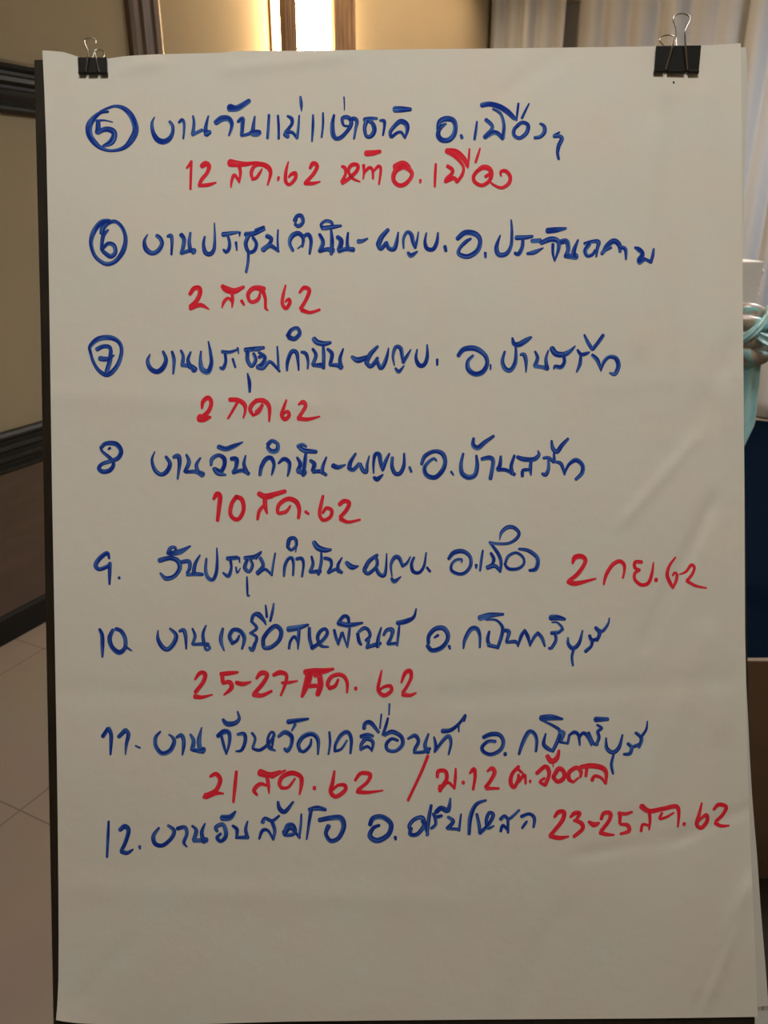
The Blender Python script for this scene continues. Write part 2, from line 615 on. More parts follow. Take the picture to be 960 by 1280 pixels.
bm = bmesh.new()
gather(bm, (-.01, -.045, .03), (.10, .055, .085), 3, .38, 2.2, .4)
link('knot', bm, M['satin'], dr, smooth=True)
bm = bmesh.new()
gather(bm, (.0, -.05, -.055), (.098, .05, .048), 2, .42, 1.4, 2.1)
link('gathered_pouch', bm, M['satin'], dr, smooth=True)
for path, wv, mt in (([(.05, -.08, .05), (.09, -.10, .095), (.16, -.09, .11), (.24, -.07, .08), (.25, -.05, .03), (.16, -.07, .02), (.07, -.085, .03)], (.02, .06, .05), 'satin'),
                     ([(.02, -.11, .02), (.06, -.13, .0), (.10, -.12, -.03), (.16, -.10, -.04), (.24, -.07, -.03)], (.02, .01, .05), 'aqua'),
                     ([(-.06, -.10, -.02), (-.01, -.125, .03), (.03, -.12, .08), (.045, -.09, .12)], (.035, .01, -.01), 'aqua')):
    o = link('fold', loop(path, wv, .006), M[mt], dr, smooth=True)
    o.modifiers.new('thickness', 'SOLIDIFY').thickness = 0.003
    if mt == 'aqua':
        o['label'] = 'pale blue satin fold'
# hanging tail: a pleated strip narrowing downwards
bm = bmesh.new()
rows = []
for j in range(31):
    t = j / 30
    z = -0.07 - 0.46 * t
    xr = 0.078 + 0.028 * t - 0.075 * max(0, t - 0.55) / 0.45
    xl = min(-0.07 + 0.015 * t, xr - 0.01)
    row = []
    for i in range(25):
        u = i / 24
        row.append(bm.verts.new((xl + (xr - xl) * u, -0.055 + 0.014 * math.sin(u * 15 + t * 1.2) * (1 - 0.3 * t), z)))
    rows.append(row)
for r0, r1 in zip(rows, rows[1:]):
    for i in range(24):
        bm.faces.new((r0[i], r0[i + 1], r1[i + 1], r1[i]))
o = link('tail', bm, M['aqua'], dr, smooth=True)
o['label'] = 'pale blue hanging tail'
o.modifiers.new('thickness', 'SOLIDIFY').thickness = 0.003

# ------------------------------------------------------------------ flip chart stand
stand = empty('flip_chart_stand', BOARD, 'dark brown wooden flip chart board leaning back behind the paper sheets', 'flip chart')
BT = 0.014
bm = bmesh.new()
front = [bp(42, 74), bp(924, 66, 0), bp(934.5, 800), bp(944.5, 1290), bp(66.5, 1296), bp(59, 900), bp(50, 400)]
vs = [bm.verts.new(p) for p in front]
f = bm.faces.new(vs)
r = bmesh.ops.extrude_face_region(bm, geom=[f])
for v in [g for g in r['geom'] if isinstance(g, bmesh.types.BMVert)]:
    v.co.z -= BT
bmesh.ops.bevel(bm, geom=list(bm.edges), offset=0.0012, segments=1, affect='EDGES')
link('panel', bm, M['board'], stand)
inv = BOARD.inverted()


def stick(name, p, q, hw, ht):
    """straight square leg between two world points, drawn in the board frame"""
    b = bmesh.new()
    P, Q = inv @ p, inv @ q
    t = (Q - P).normalized()
    u = Vector((1, 0, 0)) - t * t.x
    u.normalize()
    v = t.cross(u)
    ra = [b.verts.new(P + u * sx * hw + v * sy * ht) for sx, sy in ((-1, -1), (1, -1), (1, 1), (-1, 1))]
    rb = [b.verts.new(Q + u * sx * hw + v * sy * ht) for sx, sy in ((-1, -1), (1, -1), (1, 1), (-1, 1))]
    for i in range(4):
        b.faces.new((ra[i], ra[(i + 1) % 4], rb[(i + 1) % 4], rb[i]))
    b.faces.new(ra)
    b.faces.new(rb[::-1])
    bmesh.ops.bevel(b, geom=list(b.edges), offset=0.002, segments=1, affect='EDGES')
    return link(name, b, M['board'], stand)


def down_board(x, y, h):
    """world point on the board's plane"""
    return BOARD @ bp(x, y, h)


def to_floor(p, q):
    t = (0.0 - p.z) / (q.z - p.z)
    return p + (q - p) * t


for x in (250, 720):
    top = down_board(x, 180, -BT - 0.016)
    low = down_board(x - 12 if x < 480 else x + 12, 1290, -BT - 0.016)
    stick('front_leg', top, to_floor(top, low), 0.016, 0.014)
top = down_board(485, 200, -BT - 0.02)
stick('rear_leg', top, Vector((0.0, 1.75, 0.0)), 0.016, 0.014)
bm = bmesh.new()
box(bm, -0.36, 0.38, -0.605, -0.588, -0.03, 0.012, 0.002)
link('ledge', bm, M['board'], stand)


# ------------------------------------------------------------------ paper sheets
def interp(tbl, t):
    for (a, va), (b, vb) in zip(tbl, tbl[1:]):
        if t <= b:
            return va + (vb - va) * (t - a) / (b - a)
    return tbl[-1][1]


def smooth_tbl(tbl, n=80):
    """table smoothed by Catmull-Rom so that edges run in soft curves"""
    return [(p[0], p[1]) for p in catmull([(float(a), float(b)) for a, b in tbl], 12.0)]


CREASES = [  # x0 y0 x1 y1 half-width(px) height(mm)
    (885, 640, 815, 790, 9, -1.6), (860, 560, 790, 640, 8, 0.9), (740, 1066, 850, 1046, 8, -0.7), (850, 1046, 925, 1015, 9, -0.7),
    (930, 1120, 890, 1230, 10, 1.5), (915, 1160, 880, 1240, 6, -0.9), (845, 560, 915, 440, 16, -0.7), (90, 72, 70, 112, 7, -1.4),
    (136, 90, 185, 80, 9, 1.0), (300, 84, 420, 70, 10, 0.8), (815, 170, 800, 420, 12, 0.9), (838, 150, 846, 520, 12, -1.1),
    (880, 120, 890, 480, 14, 1.2), (905, 500, 900, 900, 13, 1.1), (60, 495, 420, 505, 16, 0.5), (70, 865, 500, 875, 14, -0.4),
    (560, 872, 900, 850, 15, -0.6), (100, 1110, 560, 1125, 18, 0.5), (700, 1150, 640, 1260, 14, -0.6), (880, 800, 800, 1000, 20, 0.9),
    (760, 480, 930, 470, 12, 0.25), (110, 1240, 150, 1190, 10, -0.6), (700, 70, 640, 110, 12, -0.6), (500, 300, 420, 470, 22, 0.5),
]


def height(x, y):
    h = 0.9 * math.sin(x * 0.0121 + 0.6) * math.sin(y * 0.0083 + 0.4) + 0.45 * math.sin(x * 0.031 + y * 0.011) + 0.35 * math.sin(y * 0.027 - x * 0.006 + 1.2)
    h += 0.9 * math.sin(x * 0.055 + 0.004 * y) * max(0.0, (x - 640) / 300) ** 1.5
    for x0, y0, x1, y1, wd, am in CREASES:
        dx, dy = x1 - x0, y1 - y0
        L = math.hypot(dx, dy)
        t = ((x - x0) * dx + (y - y0) * dy) / L
        o = ((y - y0) * dx - (x - x0) * dy) / L
        if abs(o) > 3.2 * wd or t < -40 or t > L + 40:
            continue
        e = 1.0
        if t < 0:
            e = math.cos(t / 40 * math.pi / 2) ** 2
        elif t > L:
            e = math.cos((t - L) / 40 * math.pi / 2) ** 2
        h += 1.6 * am * math.exp(-(o / wd) ** 2) * e
    # lower left corner and right border curl off the board
    h += 5.0 * math.exp(-((x - 70) + (1278 - y)) / 45.0)
    h += 4.0 * math.exp(-max(0.0, 930 - x) / 22.0) * (0.4 + 0.6 * math.sin(y * 0.009 + 0.5) ** 2)
    # pressed flat under the clips
    for cx, cy in ((116, 82), (846, 74)):
        q = math.exp(-(((x - cx) / 46) ** 2 + ((y - cy) / 26) ** 2))
        h = h * (1 - q) - 1.2 * q
    return (2.6 + math.log1p(math.exp(min(30.0, (h + 1.6) * 2.2))) / 2.2) * 0.001


TOP = smooth_tbl([(0, 63), (.03, 65), (.051, 71), (.065, 73), (.095, 73), (.115, 70.5), (.16, 68), (.25, 66), (.265, 65), (.30, 63.5), (.36, 63.5), (.49, 62), (.7, 60), (.87, 58), (.94, 57), (1, 54)])
LEFT = smooth_tbl([(0, 53), (.1, 58), (.28, 62), (.45, 65), (.7, 70.5), (.86, 73), (.96, 73), (1, 70)])
RIGHT_E = smooth_tbl([(0, 926), (.08, 927), (.22, 928), (.45, 930.5), (.63, 931.5), (.70, 933), (.8, 937), (.86, 940), (.95, 945), (1, 947)])
BOTTOM = smooth_tbl([(0, 1275), (.03, 1279), (.10, 1281), (.2, 1280.5), (.33, 1277), (.6, 1274.5), (.85, 1273), (1, 1271)])


def sheet(name, left, right, top, bottom, hf, nx, ny, m):
    b = bmesh.new()
    c00 = (left[0][1], top[0][1])
    c10 = (right[0][1], top[-1][1])
    c01 = (left[-1][1], bottom[0][1])
    c11 = (right[-1][1], bottom[-1][1])
    grid = []
    for j in range(ny + 1):
        v = j / ny
        row = []
        for i in range(nx + 1):
            u = i / nx
            # Coons patch over the sheet's own (slightly wavy) outline
            xl, xr = interp(left, v), interp(right, v)
            yt, yb = interp(top, u), interp(bottom, u)
            x = (1 - u) * xl + u * xr
            y = (1 - v) * yt + v * yb
            row.append(b.verts.new(bp(x, y, hf(x, y))))
        grid.append(row)
    for j in range(ny):
        for i in range(nx):
            b.faces.new((grid[j + 1][i], grid[j + 1][i + 1], grid[j][i + 1], grid[j][i]))
    return link(name, b, m, mw=BOARD, smooth=True)


front_sheet = sheet('paper_sheet', LEFT, RIGHT_E, TOP, BOTTOM, height, 250, 340, M['paper'])
tag(front_sheet, 'large cream flip chart sheet covered in blue and red handwriting', 'paper', 'flip chart sheets')
off = lambda k: (lambda t: [(a, b + k) for a, b in t])
R2 = smooth_tbl([(0, 933), (.04, 934), (.09, 933), (.16, 930), (.3, 928), (.6, 931), (.7, 935), (.78, 940), (.84, 946), (.9, 951), (.96, 957), (1, 960.5)])
T2 = smooth_tbl([(0, 67), (.05, 73), (.09, 74), (.3, 68), (.6, 66), (.9, 62), (.97, 60), (1, 59)])
B2 = smooth_tbl([(0, 1270), (.3, 1270), (.7, 1266), (.93, 1262), (1, 1257)])
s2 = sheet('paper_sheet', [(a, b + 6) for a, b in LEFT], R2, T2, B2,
           lambda x, y: 0.0017 + 0.0003 * math.sin(x * 0.01) , 60, 90, M['paper_back_shaded'])
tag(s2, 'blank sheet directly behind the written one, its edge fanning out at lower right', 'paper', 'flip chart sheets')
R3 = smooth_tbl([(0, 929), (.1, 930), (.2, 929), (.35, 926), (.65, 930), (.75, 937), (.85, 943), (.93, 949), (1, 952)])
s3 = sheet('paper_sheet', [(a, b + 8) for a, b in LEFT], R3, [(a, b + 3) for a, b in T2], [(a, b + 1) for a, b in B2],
           lambda x, y: 0.0008, 40, 60, M['paper_back_shaded'])
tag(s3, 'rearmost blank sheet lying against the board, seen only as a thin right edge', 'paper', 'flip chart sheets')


# ------------------------------------------------------------------ handwriting
class Ink:
    def __init__(self):
        self.bm = bmesh.new()
        self.uv = self.bm.loops.layers.uv.new('UVMap')
        self.n = 0

    def stroke(self, pts):
        c = catmull([(float(x), float(y), float(r)) for x, y, r in pts], 1.6)
        # drop coincident samples
        d = [c[0]]
        for q in c[1:]:
            if math.dist(q[:2], d[-1][:2]) > 0.25:
                d.append(q)
        if len(d) == 1:
            d.append((d[0][0] + 0.4, d[0][1], d[0][2]))
        # round ends
        def cap(p, q):
            L = math.dist(p[:2], q[:2]) or 1
            ux, uy = (p[0] - q[0]) / L, (p[1] - q[1]) / L
            return [(p[0] + ux * p[2] * k, p[1] + uy * p[2] * k, p[2] * math.sqrt(max(0.02, 1 - (k / .8) ** 2))) for k in (0.3, 0.55, 0.72, 0.8)]
        d = cap(d[0], d[1])[::-1] + d + cap(d[-1], d[-2])
        self.n += 1
        lift = 0.00035 + 0.000004 * (self.n % 40)
        L = 0.0
        rows = []
        K = 5
        for i, (x, y, r) in enumerate(d):
            a = d[max(i - 1, 0)]
            b = d[min(i + 1, len(d) - 1)]
            tx, ty = b[0] - a[0], b[1] - a[1]
            l = math.hypot(tx, ty) or 1
            nx, ny = -ty / l, tx / l
            if i:
                L += math.dist(d[i][:2], d[i - 1][:2])
            row = []
            for k in range(K):
                o = -1 + 2 * k / (K - 1)
                X, Y = x + nx * r * o, y + ny * r * o
                row.append((self.bm.verts.new(bp(X, Y, height(X, Y) + lift)), L, o))
            rows.append(row)
        for r0, r1 in zip(rows, rows[1:]):
            for k in range(K - 1):
                q = (r0[k], r0[k + 1], r1[k + 1], r1[k])
                f = self.bm.faces.new([v[0] for v in q])
                f.normal_update()
                if f.normal.z < 0:
                    f.normal_flip()
                for lp in f.loops:
                    for v in q:
                        if v[0] is lp.vert:
                            lp[self.uv].uv = (v[1] * 0.9 + self.n * 37.0, v[2] * 0.8 + self.n * 5.3)

    def done(self, name, m, label=None):
        for f in self.bm.faces:
            f.smooth = True
        me = bpy.data.meshes.new(name)
        self.bm.to_mesh(me)
        self.bm.free()
        me.materials.append(m)
        o = bpy.data.objects.new(name, me)
        COL.objects.link(o)
        o.parent = front_sheet
        if label:
            o['label'] = label
        return o


def write(ink, frame, text):
    """frame = (x0, y0, scale); text = strokes, one per line: x,y[,width] ... in the frame's units"""
    x0, y0, sc = frame
    for line in text.strip().splitlines():
        pts = []
        wd = 16.0
        for tok in line.split():
            v = [float(q) for q in tok.split(',')]
            if len(v) > 2:
                wd = v[2]
            pts.append((x0 + v[0] / sc, y0 + v[1] / sc, wd / sc / 2 * INK_W))
        if pts:
            ink.stroke(pts)


INK_W = 1.06
LINES = [
('blue_ink', 'blue handwriting beside the circled 5', [((90, 120, 4), '''
180,78,12 140,84,16 105,115,26 85,150,32 88,195,30 115,235,26 150,262,18 200,273,14 260,258,20 300,215,30 318,165,30 300,105,28 265,65,22 220,50,14 180,60,12 140,78,10
122,124,14 160,121,8 203,130,5
130,128,22 131,158,26 130,180,30
130,182,20 165,166,24 200,172,28 212,195,28 195,230,30 155,250,12
413,105,5 400,135,14 405,180,20 425,215,26 455,228,27 485,215,24 502,185,18 503,150,16 488,128,14
535,132,12 550,118,16 560,135,14 560,175,12 556,212,10
605,100,10 610,130,14 607,165,16 603,190,18
603,192,18 625,182,16 650,170,16
682,100,9 672,140,16 668,165,20 672,190,26
672,188,30 688,180,22
720,132,26 748,113,30 780,112,26 797,132,22 797,160,16 785,196,10
790,58,38 818,62,30 842,52,28 885,24,22
830,128,14 852,112,22 852,145,20 848,195,18
848,197,16 880,190,16 902,175,20 908,140,16 914,102,9
905,188,28 925,185,34 936,182,26'''),
((310, 120, 4), '''
105,95,13 102,150,14 98,210,14
150,98,12 153,150,13 153,212,13
198,100,12 218,112,18 220,138,16 205,160,16 190,182,22
190,190,30 198,202,22
195,180,18 222,182,16 245,210,14
246,208,14 252,150,13 256,97,8
262,3,10 266,40,16 268,75,5
325,95,10 325,150,14 320,225,9
375,85,10 375,140,12 368,205,10
430,95,12 422,140,20 425,190,24 440,212,20 465,206,20 492,180,18 513,148,20 515,122,20 496,105,20 472,112,18 478,145,12 500,150,10
508,116,14 530,112,20 545,126,18 538,165,14 530,212,11
480,5,8 482,40,7 482,70,5
585,118,24 615,112,18 645,112,12
592,124,22 583,160,18 592,200,16 615,200,20 632,172,22 624,138,20 600,122,16
660,122,10 680,124,18 682,150,14 675,195,10
714,205,14 712,178,18 740,142,20 765,126,24 790,138,24 797,165,20 785,212,8
720,203,16 748,182,14 768,182,14 782,205,12
735,66,30 770,66,28 812,66,18'''),
((520, 120, 4), '''
110,165,18 118,128,22 150,113,26 185,120,24 197,150,22 190,192,24 165,218,24 132,220,24 112,200,24 114,172,20 130,150,18 150,138,10
226,196,14 230,208,16
305,128,10 300,170,14 293,215,13
350,118,18 375,140,18 382,160,16 360,188,20 345,205,22
345,207,18 385,182,22 410,187,20 434,212,18
435,208,18 440,150,16 430,102,14 415,80,14 385,64,10
330,46,24 370,40,24 420,54,26 460,80,26 492,112,20
512,38,12 507,80,12 502,122,9
565,38,8 548,72,12 530,110,13
500,155,18 530,132,18 560,146,20 552,185,20 518,210,18 490,195,18 492,165,18 512,145,12
622,138,12 640,150,18 643,178,20 622,203,18 594,208,16
718,180,8 700,192,14 692,200,18
692,200,20 715,200,18 730,212,20 714,248,20 708,285,16 714,315,13''')]),

('red_ink', 'red date and place under the first line', [((90, 120, 4), '''
574,360,10 586,345,13 597,327,14
597,326,13 594,395,13 592,465,12
650,350,24 668,338,28 685,350,22 676,383,18 648,418,18 636,447,16
636,448,16 680,444,18 720,432,8
792,334,38 820,338,32 870,340,22 920,333,14 960,340,16
835,348,18 842,382,16 836,432,9
795,456,7 798,425,14 812,394,16 836,428,12'''),
((310, 120, 4), '''
22,412,14 16,385,18 30,352,18 60,340,22 98,354,24 113,385,18 98,444,9
22,415,16 42,408,16 58,385,14 70,364,7
153,406,14 150,420,11
202,328,7 190,375,16 188,425,18 208,442,16 236,412,18 236,385,20 215,392,16 204,405,10
310,360,14 326,336,22 346,350,20 328,388,18 290,430,18
286,435,20 320,437,18 360,428,8
470,352,14 484,358,18 488,388,14 470,428,18
472,436,16 510,408,18 545,372,18 548,345,18 520,344,20 502,372,16 522,410,14 560,428,7
578,346,16 580,380,13 576,414,8
580,384,12 605,358,16 622,368,14 625,412,11
628,376,10 652,350,16 664,366,14 655,440,10
592,286,28 625,284,26 660,277,18
742,358,42 775,344,42 800,358,32
800,360,24 820,385,20 812,412,18 785,440,20 755,446,20 730,425,20 728,395,22 740,370,24
862,420,14 861,433,9'''),
((520, 120, 4), '''
99,340,12 96,395,14 94,452,11
158,350,18 182,368,18 178,390,18 155,412,20 148,428,18
150,426,18 190,410,20 205,430,16
206,428,16 230,395,16 238,358,14 218,322,18 185,290,26 155,274,26
155,272,22 200,276,22 238,310,22 258,348,18
267,264,9 264,310,12 259,358,9
320,262,9 308,300,13 298,330,12
348,402,16 368,390,16 380,380,14
310,372,18 335,356,24 365,362,24 378,390,20 365,425,18 330,446,18 295,430,18 288,402,18 305,375,18
425,398,10 424,378,14 448,374,18 470,400,18 465,435,18 430,458,15 392,446,12 368,426,8''')]),

('blue_ink', 'blue handwriting beside the circled 6', [((90, 265, 4), '''
185,44,20 145,52,24 108,100,24 95,155,20 112,215,18 145,248,18 180,260,20 220,243,20 255,195,24 268,135,20 252,80,18 218,48,18 182,54,20 155,78,26 148,105,22
180,90,12 158,115,20 150,150,18 148,185,18
148,188,16 165,205,20 195,222,22 217,200,20 208,165,20 178,158,18 150,188,14
378,112,6 362,145,16 370,185,24 400,206,22 432,192,22 450,158,20 440,130,20 424,118,18
478,122,13 494,117,20 500,145,16 497,212,11
546,114,22 560,135,20 556,175,20 546,206,17
548,206,17 590,192,20 608,196,32
592,104,12 586,150,18 592,192,20
664,124,12 658,160,16 666,200,22 690,210,22 710,185,18 714,120,12 712,56,7
756,112,24 800,105,18 830,100,12
778,115,14 787,150,16 785,182,18 770,200,18 758,188,12
838,102,14 838,122,5
820,152,14 824,190,9
870,112,26 910,106,24 960,84,18
880,122,20 868,160,20 884,200,18 912,192,18 922,158,18 905,128,16
882,205,14 880,250,14 871,300,13'''),
((320, 265, 4), '''
0,92,20 40,73,11
55,120,22 76,132,20 68,158,18 36,188,26
38,188,20 72,168,22 112,196,14
110,194,12 108,140,11 110,90,9
184,192,16 168,155,18 180,120,24 212,106,22 236,130,18 232,172,12
208,182,6 222,172,8 232,160,6
238,122,16 262,112,20 276,145,18 268,208,12
195,42,22 205,20,18 226,18,20 235,48,18 214,70,20 196,60,16
318,112,16 335,150,20 320,195,22
320,195,18 355,186,20 382,192,30
376,92,13 380,150,20 376,210,16
335,80,22 325,62,14 350,44,16 378,52,16 382,76,12
342,80,22 385,74,20 425,68,12
408,125,20 426,145,24 416,190,24
415,195,20 450,185,20 486,188,24
460,104,11 456,150,16 460,185,20
512,146,22 530,145,18 558,132,8
660,88,18 628,125,24 612,162,26
612,165,22 625,184,20 650,155,18
652,152,18 664,180,20 690,184,22 703,150,18 711,102,9
738,180,9 738,132,14 756,100,16 776,112,20 786,150,20 796,178,14
796,176,16 806,140,12 812,100,7
760,203,14 775,217,22 806,197,9
852,105,9 845,150,16 855,182,20 885,186,20 904,152,18 910,104,10
944,172,15 950,192,13'''),
((550, 265, 3.4286), '''
21,148,16 25,166,14
75,114,18 108,88,22 152,94,22 172,122,18 160,165,20 120,190,20 82,180,18 84,156,14 110,128,16 132,114,10
194,175,13 195,193,11
258,100,7 242,150,18 252,182,20 285,178,18 305,142,14 308,80,12 305,34,7
328,110,20 370,108,17 396,104,12
355,118,14 352,152,16 336,180,18 322,176,14
395,124,18 430,122,18
375,178,12 405,172,18 442,154,6
434,132,18 475,116,22 506,125,20 508,158,16 492,210,6
484,138,14 484,175,12 491,208,7
462,80,24 500,76,22 540,70,10
520,128,22 543,125,20 550,160,18 540,190,20
540,190,16 582,190,28
592,120,9 575,162,18 572,186,20
620,135,13 655,126,15 680,128,18 674,158,14 670,190,9
640,138,16 622,165,18 632,188,15 655,180,14 664,162,8
694,178,15 704,166,14 734,152,10
700,172,16 715,145,20 745,124,22 768,140,20 772,170,12
775,150,16 795,160,16 797,202,9
836,152,10 852,160,20 868,178,18 856,205,26
855,212,26 880,204,10
872,198,12 905,214,15
905,212,13 912,185,14 916,158,9''')]),

('red_ink', 'red date under the circled 6 line', [((90, 265, 4), '''
590,410,18 610,382,22 635,380,24 640,405,22 622,445,22 592,472,20
592,482,20 625,468,20 650,466,20 685,486,6
752,370,20 772,386,32 812,395,28 858,374,15
800,402,16 803,440,16 800,476,7
750,478,7 760,448,16 782,430,14 802,452,11
848,444,16 860,464,11
885,440,16 880,412,20 900,385,22 930,378,24 960,384,22
885,442,16 905,450,18 932,434,18 940,404,10'''),
((320, 265, 4), '''
0,378,22 30,392,22 46,430,16 48,480,14 60,490,7
148,366,9 136,415,16 132,458,18 150,482,18 170,452,18 164,434,16 148,448,11
218,402,12 240,378,20 266,390,20 252,435,18 224,482,18
230,490,22 270,502,16 318,488,13''')]),

('blue_ink', 'blue handwriting beside the circled 7', [((90, 405, 4), '''
92,140,14 90,112,18 130,75,24 190,68,24 232,88,20 248,130,18 235,190,20 205,235,22 172,254,22 132,230,18 105,185,16 90,135,16
125,126,22 155,112,20 186,115,20 196,140,18
194,130,18 190,180,22 174,236,22
140,172,24 175,175,22 210,156,8
390,152,7 378,185,18 392,222,22 425,238,24 455,218,24 470,178,20 455,138,14
500,138,13 510,180,18 506,248,10
545,133,13 556,160,16 552,202,20
550,206,18 592,210,22 612,228,32
594,140,10 580,180,18 592,215,24
645,137,10 642,180,16 650,225,26 680,238,26 697,195,20 692,140,16 682,88,8
752,138,18 790,140,16 832,126,10
766,150,16 768,190,16 755,222,20 742,218,14
804,175,13 816,215,12
828,120,12 833,148,6
868,130,24 915,124,22 958,118,16
878,138,20 878,180,20 898,210,18 918,180,18 908,148,16
878,248,9 887,290,18 888,338,13
960,160,16 935,165,16'''),
((320, 405, 4), '''
0,128,18 35,120,13
15,142,14 45,165,18 30,200,20 8,214,20
8,216,20 35,222,16 60,192,18 78,192,16 118,236,12
113,226,12 110,170,12 106,113,9
155,232,11 158,185,18 178,138,20 202,142,20 210,185,15 213,230,9
228,140,14 250,148,18 260,185,14 258,222,10
160,58,22 176,30,18 206,20,18 218,48,20 192,74,22 166,66,24
284,125,14 300,155,18 284,202,18
286,206,16 335,206,28
335,98,12 338,150,18 338,220,16
290,74,24 305,90,26 340,98,24 372,92,15
358,125,14 380,150,20 370,202,16
370,205,14 408,206,22 426,216,26
436,124,9 420,175,18 426,215,20
480,164,16 510,180,28 552,166,20
608,112,14 572,150,22 552,190,22
552,192,22 572,212,20 598,188,20 607,170,16
605,182,18 622,220,20 640,202,20 655,160,16 663,120,7
692,206,7 685,160,14 698,116,18 722,120,20 732,165,18 738,192,16
736,190,18 755,160,16 774,128,7
698,222,13 714,238,18 740,208,7
806,128,9 800,170,16 815,205,22 840,204,20 856,165,18 856,104,9
906,178,14 906,204,11'''),
((550, 405, 4), '''
92,158,20 120,126,24 175,122,26 222,152,22 236,195,20 215,238,24 175,250,24 142,225,24 140,186,18 165,158,13
253,204,10 253,226,9
324,138,12 312,185,18 325,222,22 352,230,22 376,192,20 380,130,14 375,105,10
362,70,11 370,98,22 395,102,26 430,82,24 455,66,13
403,153,12 420,152,20 430,185,18 430,240,7
476,138,12 488,170,18 475,208,20
475,210,20 510,215,18 538,222,22
542,132,8 530,175,16 535,218,20
560,122,26 580,148,28 618,152,26 650,136,20 676,110,7
618,156,18 622,190,18 605,215,20 575,212,18 570,226,6
688,130,12 706,152,18 735,146,16 748,140,7
704,158,14 700,200,18 684,238,10
722,54,10 740,92,18 762,126,18
764,125,18 792,90,18 816,56,17
762,155,16 788,182,20 806,234,8
806,226,10 820,188,18 848,164,18 880,172,22 892,210,22 874,250,20 850,244,10''')]),

('red_ink', 'red date under the circled 7 line', [((90, 405, 4), '''
650,420,12 655,388,20 680,368,22 696,390,20 686,430,20 658,462,24 636,478,18
640,470,40 660,472,34 692,465,13
790,378,22 830,380,22 862,402,22 866,435,14 857,468,9
830,386,14 808,425,13 780,472,11
905,455,14 890,425,20 910,392,20 940,380,20 960,380,18
905,456,14 935,440,14 956,404,9'''),
((320, 405, 4), '''
0,382,20 40,384,22 66,415,20 66,486,10
0,438,14 18,420,12 30,398,8
152,380,10 138,420,16 128,455,18 145,476,20 166,456,18 156,436,16 136,452,12
213,402,10 235,390,22 248,410,18 222,455,18 212,468,18
212,472,20 260,476,18 318,462,8''')]),

('blue_ink', 'blue handwriting of the line numbered 8', [((100, 540, 4), '''
150,80,14 142,86,10
105,78,18 130,57,20 180,60,24 205,95,22 190,130,22 150,146,20 110,160,18 94,182,20 115,198,22 150,190,22 168,160,18 150,130,18 112,98,14 104,76,14
374,98,6 360,140,14 375,190,20 405,212,20 435,196,22 450,158,20 430,124,15
468,126,16 490,120,24 498,152,20 488,234,10
532,114,12 545,150,20 525,198,18
530,200,16 580,198,20 612,212,30
602,130,10 582,165,18 592,205,20
655,165,14 660,135,20 692,116,18 720,132,22 722,165,20 708,195,20
700,200,24 672,185,22
670,182,18 690,205,24 728,214,11
694,74,24 730,84,24 770,70,22 814,50,7
758,134,22 782,136,24 780,175,20 765,200,16
766,204,16 810,192,20 842,208,20
828,118,9 820,160,18 832,198,22'''),
((320, 540, 4), '''
20,214,16 28,172,20 50,135,22 75,130,22 90,160,18 84,195,14 78,216,7
60,62,22 80,44,18 108,60,18 104,92,22 75,95,22 58,76,18
113,155,12 140,134,20 166,152,20 165,190,16 158,220,9
206,128,13 222,160,20 208,192,18
210,196,22 242,202,30
250,103,14 244,150,20 236,216,18
212,72,22 232,62,16 250,72,14
222,80,22 240,92,22 272,96,22 300,98,19
272,143,16 292,160,22 284,192,20
286,200,16 320,196,20 350,214,16
352,126,9 336,165,16 330,198,20
386,168,24 410,176,22 446,164,9
498,108,12 472,150,20 466,180,22
466,182,20 488,188,20 516,158,16
520,160,18 535,192,20 552,200,18 556,160,14 566,120,7
588,204,9 588,155,14 596,112,18 616,112,22 624,155,20 634,190,16
634,186,18 650,142,18 667,108,10
590,226,14 605,236,24 634,213,9
682,128,16 680,170,18 694,205,20 720,206,20 740,165,18 741,108,11
768,176,13 776,198,13'''),
((520, 540, 4), '''
28,160,16 45,120,20 92,96,18 132,108,22 146,148,20 132,192,22 96,226,22 55,216,22 42,182,20 62,150,16 90,132,14 102,144,9
176,198,12 187,214,9
236,108,12 225,160,18 230,205,22 260,226,24 294,215,22 306,170,20 302,118,12
288,32,14 286,64,22 310,78,24 345,50,20 388,20,14
330,135,18 370,128,22 386,150,20 372,232,19
424,122,13 420,165,20 408,186,18
410,188,20 450,190,18 492,212,18
492,118,14 476,170,18 482,208,20
508,125,18 540,136,24 590,136,22 614,115,18 610,94,8
575,145,16 572,185,18 575,216,8
532,220,16 536,192,18 570,188,14
638,130,14 662,128,16 688,148,18
690,108,12 692,150,16
662,140,14 662,185,17 648,214,20 632,208,14
678,44,11 685,82,20 705,98,22 730,66,20 760,34,14
703,150,14 726,160,18 744,212,11
742,206,12 765,162,16 800,140,22 832,165,20 830,205,20 800,236,16''')]),

('red_ink', 'red date under the line numbered 8', [((100, 540, 4), '''
668,335,14 685,310,26 700,322,24 696,370,22 688,442,18
786,325,22 810,338,22 818,385,20 800,428,20 775,436,20 752,410,20 758,360,20 782,322,20
895,308,24 925,324,26 960,320,22'''),
((320, 540, 4), '''
18,308,22 45,322,28 90,312,24 145,296,20
45,330,22 46,370,22 55,406,11
8,436,14 16,396,18 38,368,16
128,408,14 108,402,16 116,362,20 160,334,22 200,348,24 216,385,20 212,430,15
112,406,16 150,398,18 172,368,9
248,398,15 263,409,12
335,320,14 325,365,18 318,410,18 335,440,18 370,426,18 379,392,18 352,380,18 334,404,13
418,362,20 440,345,22 466,354,20 452,390,20 422,424,18
424,434,22 460,450,16 520,438,11''')]),

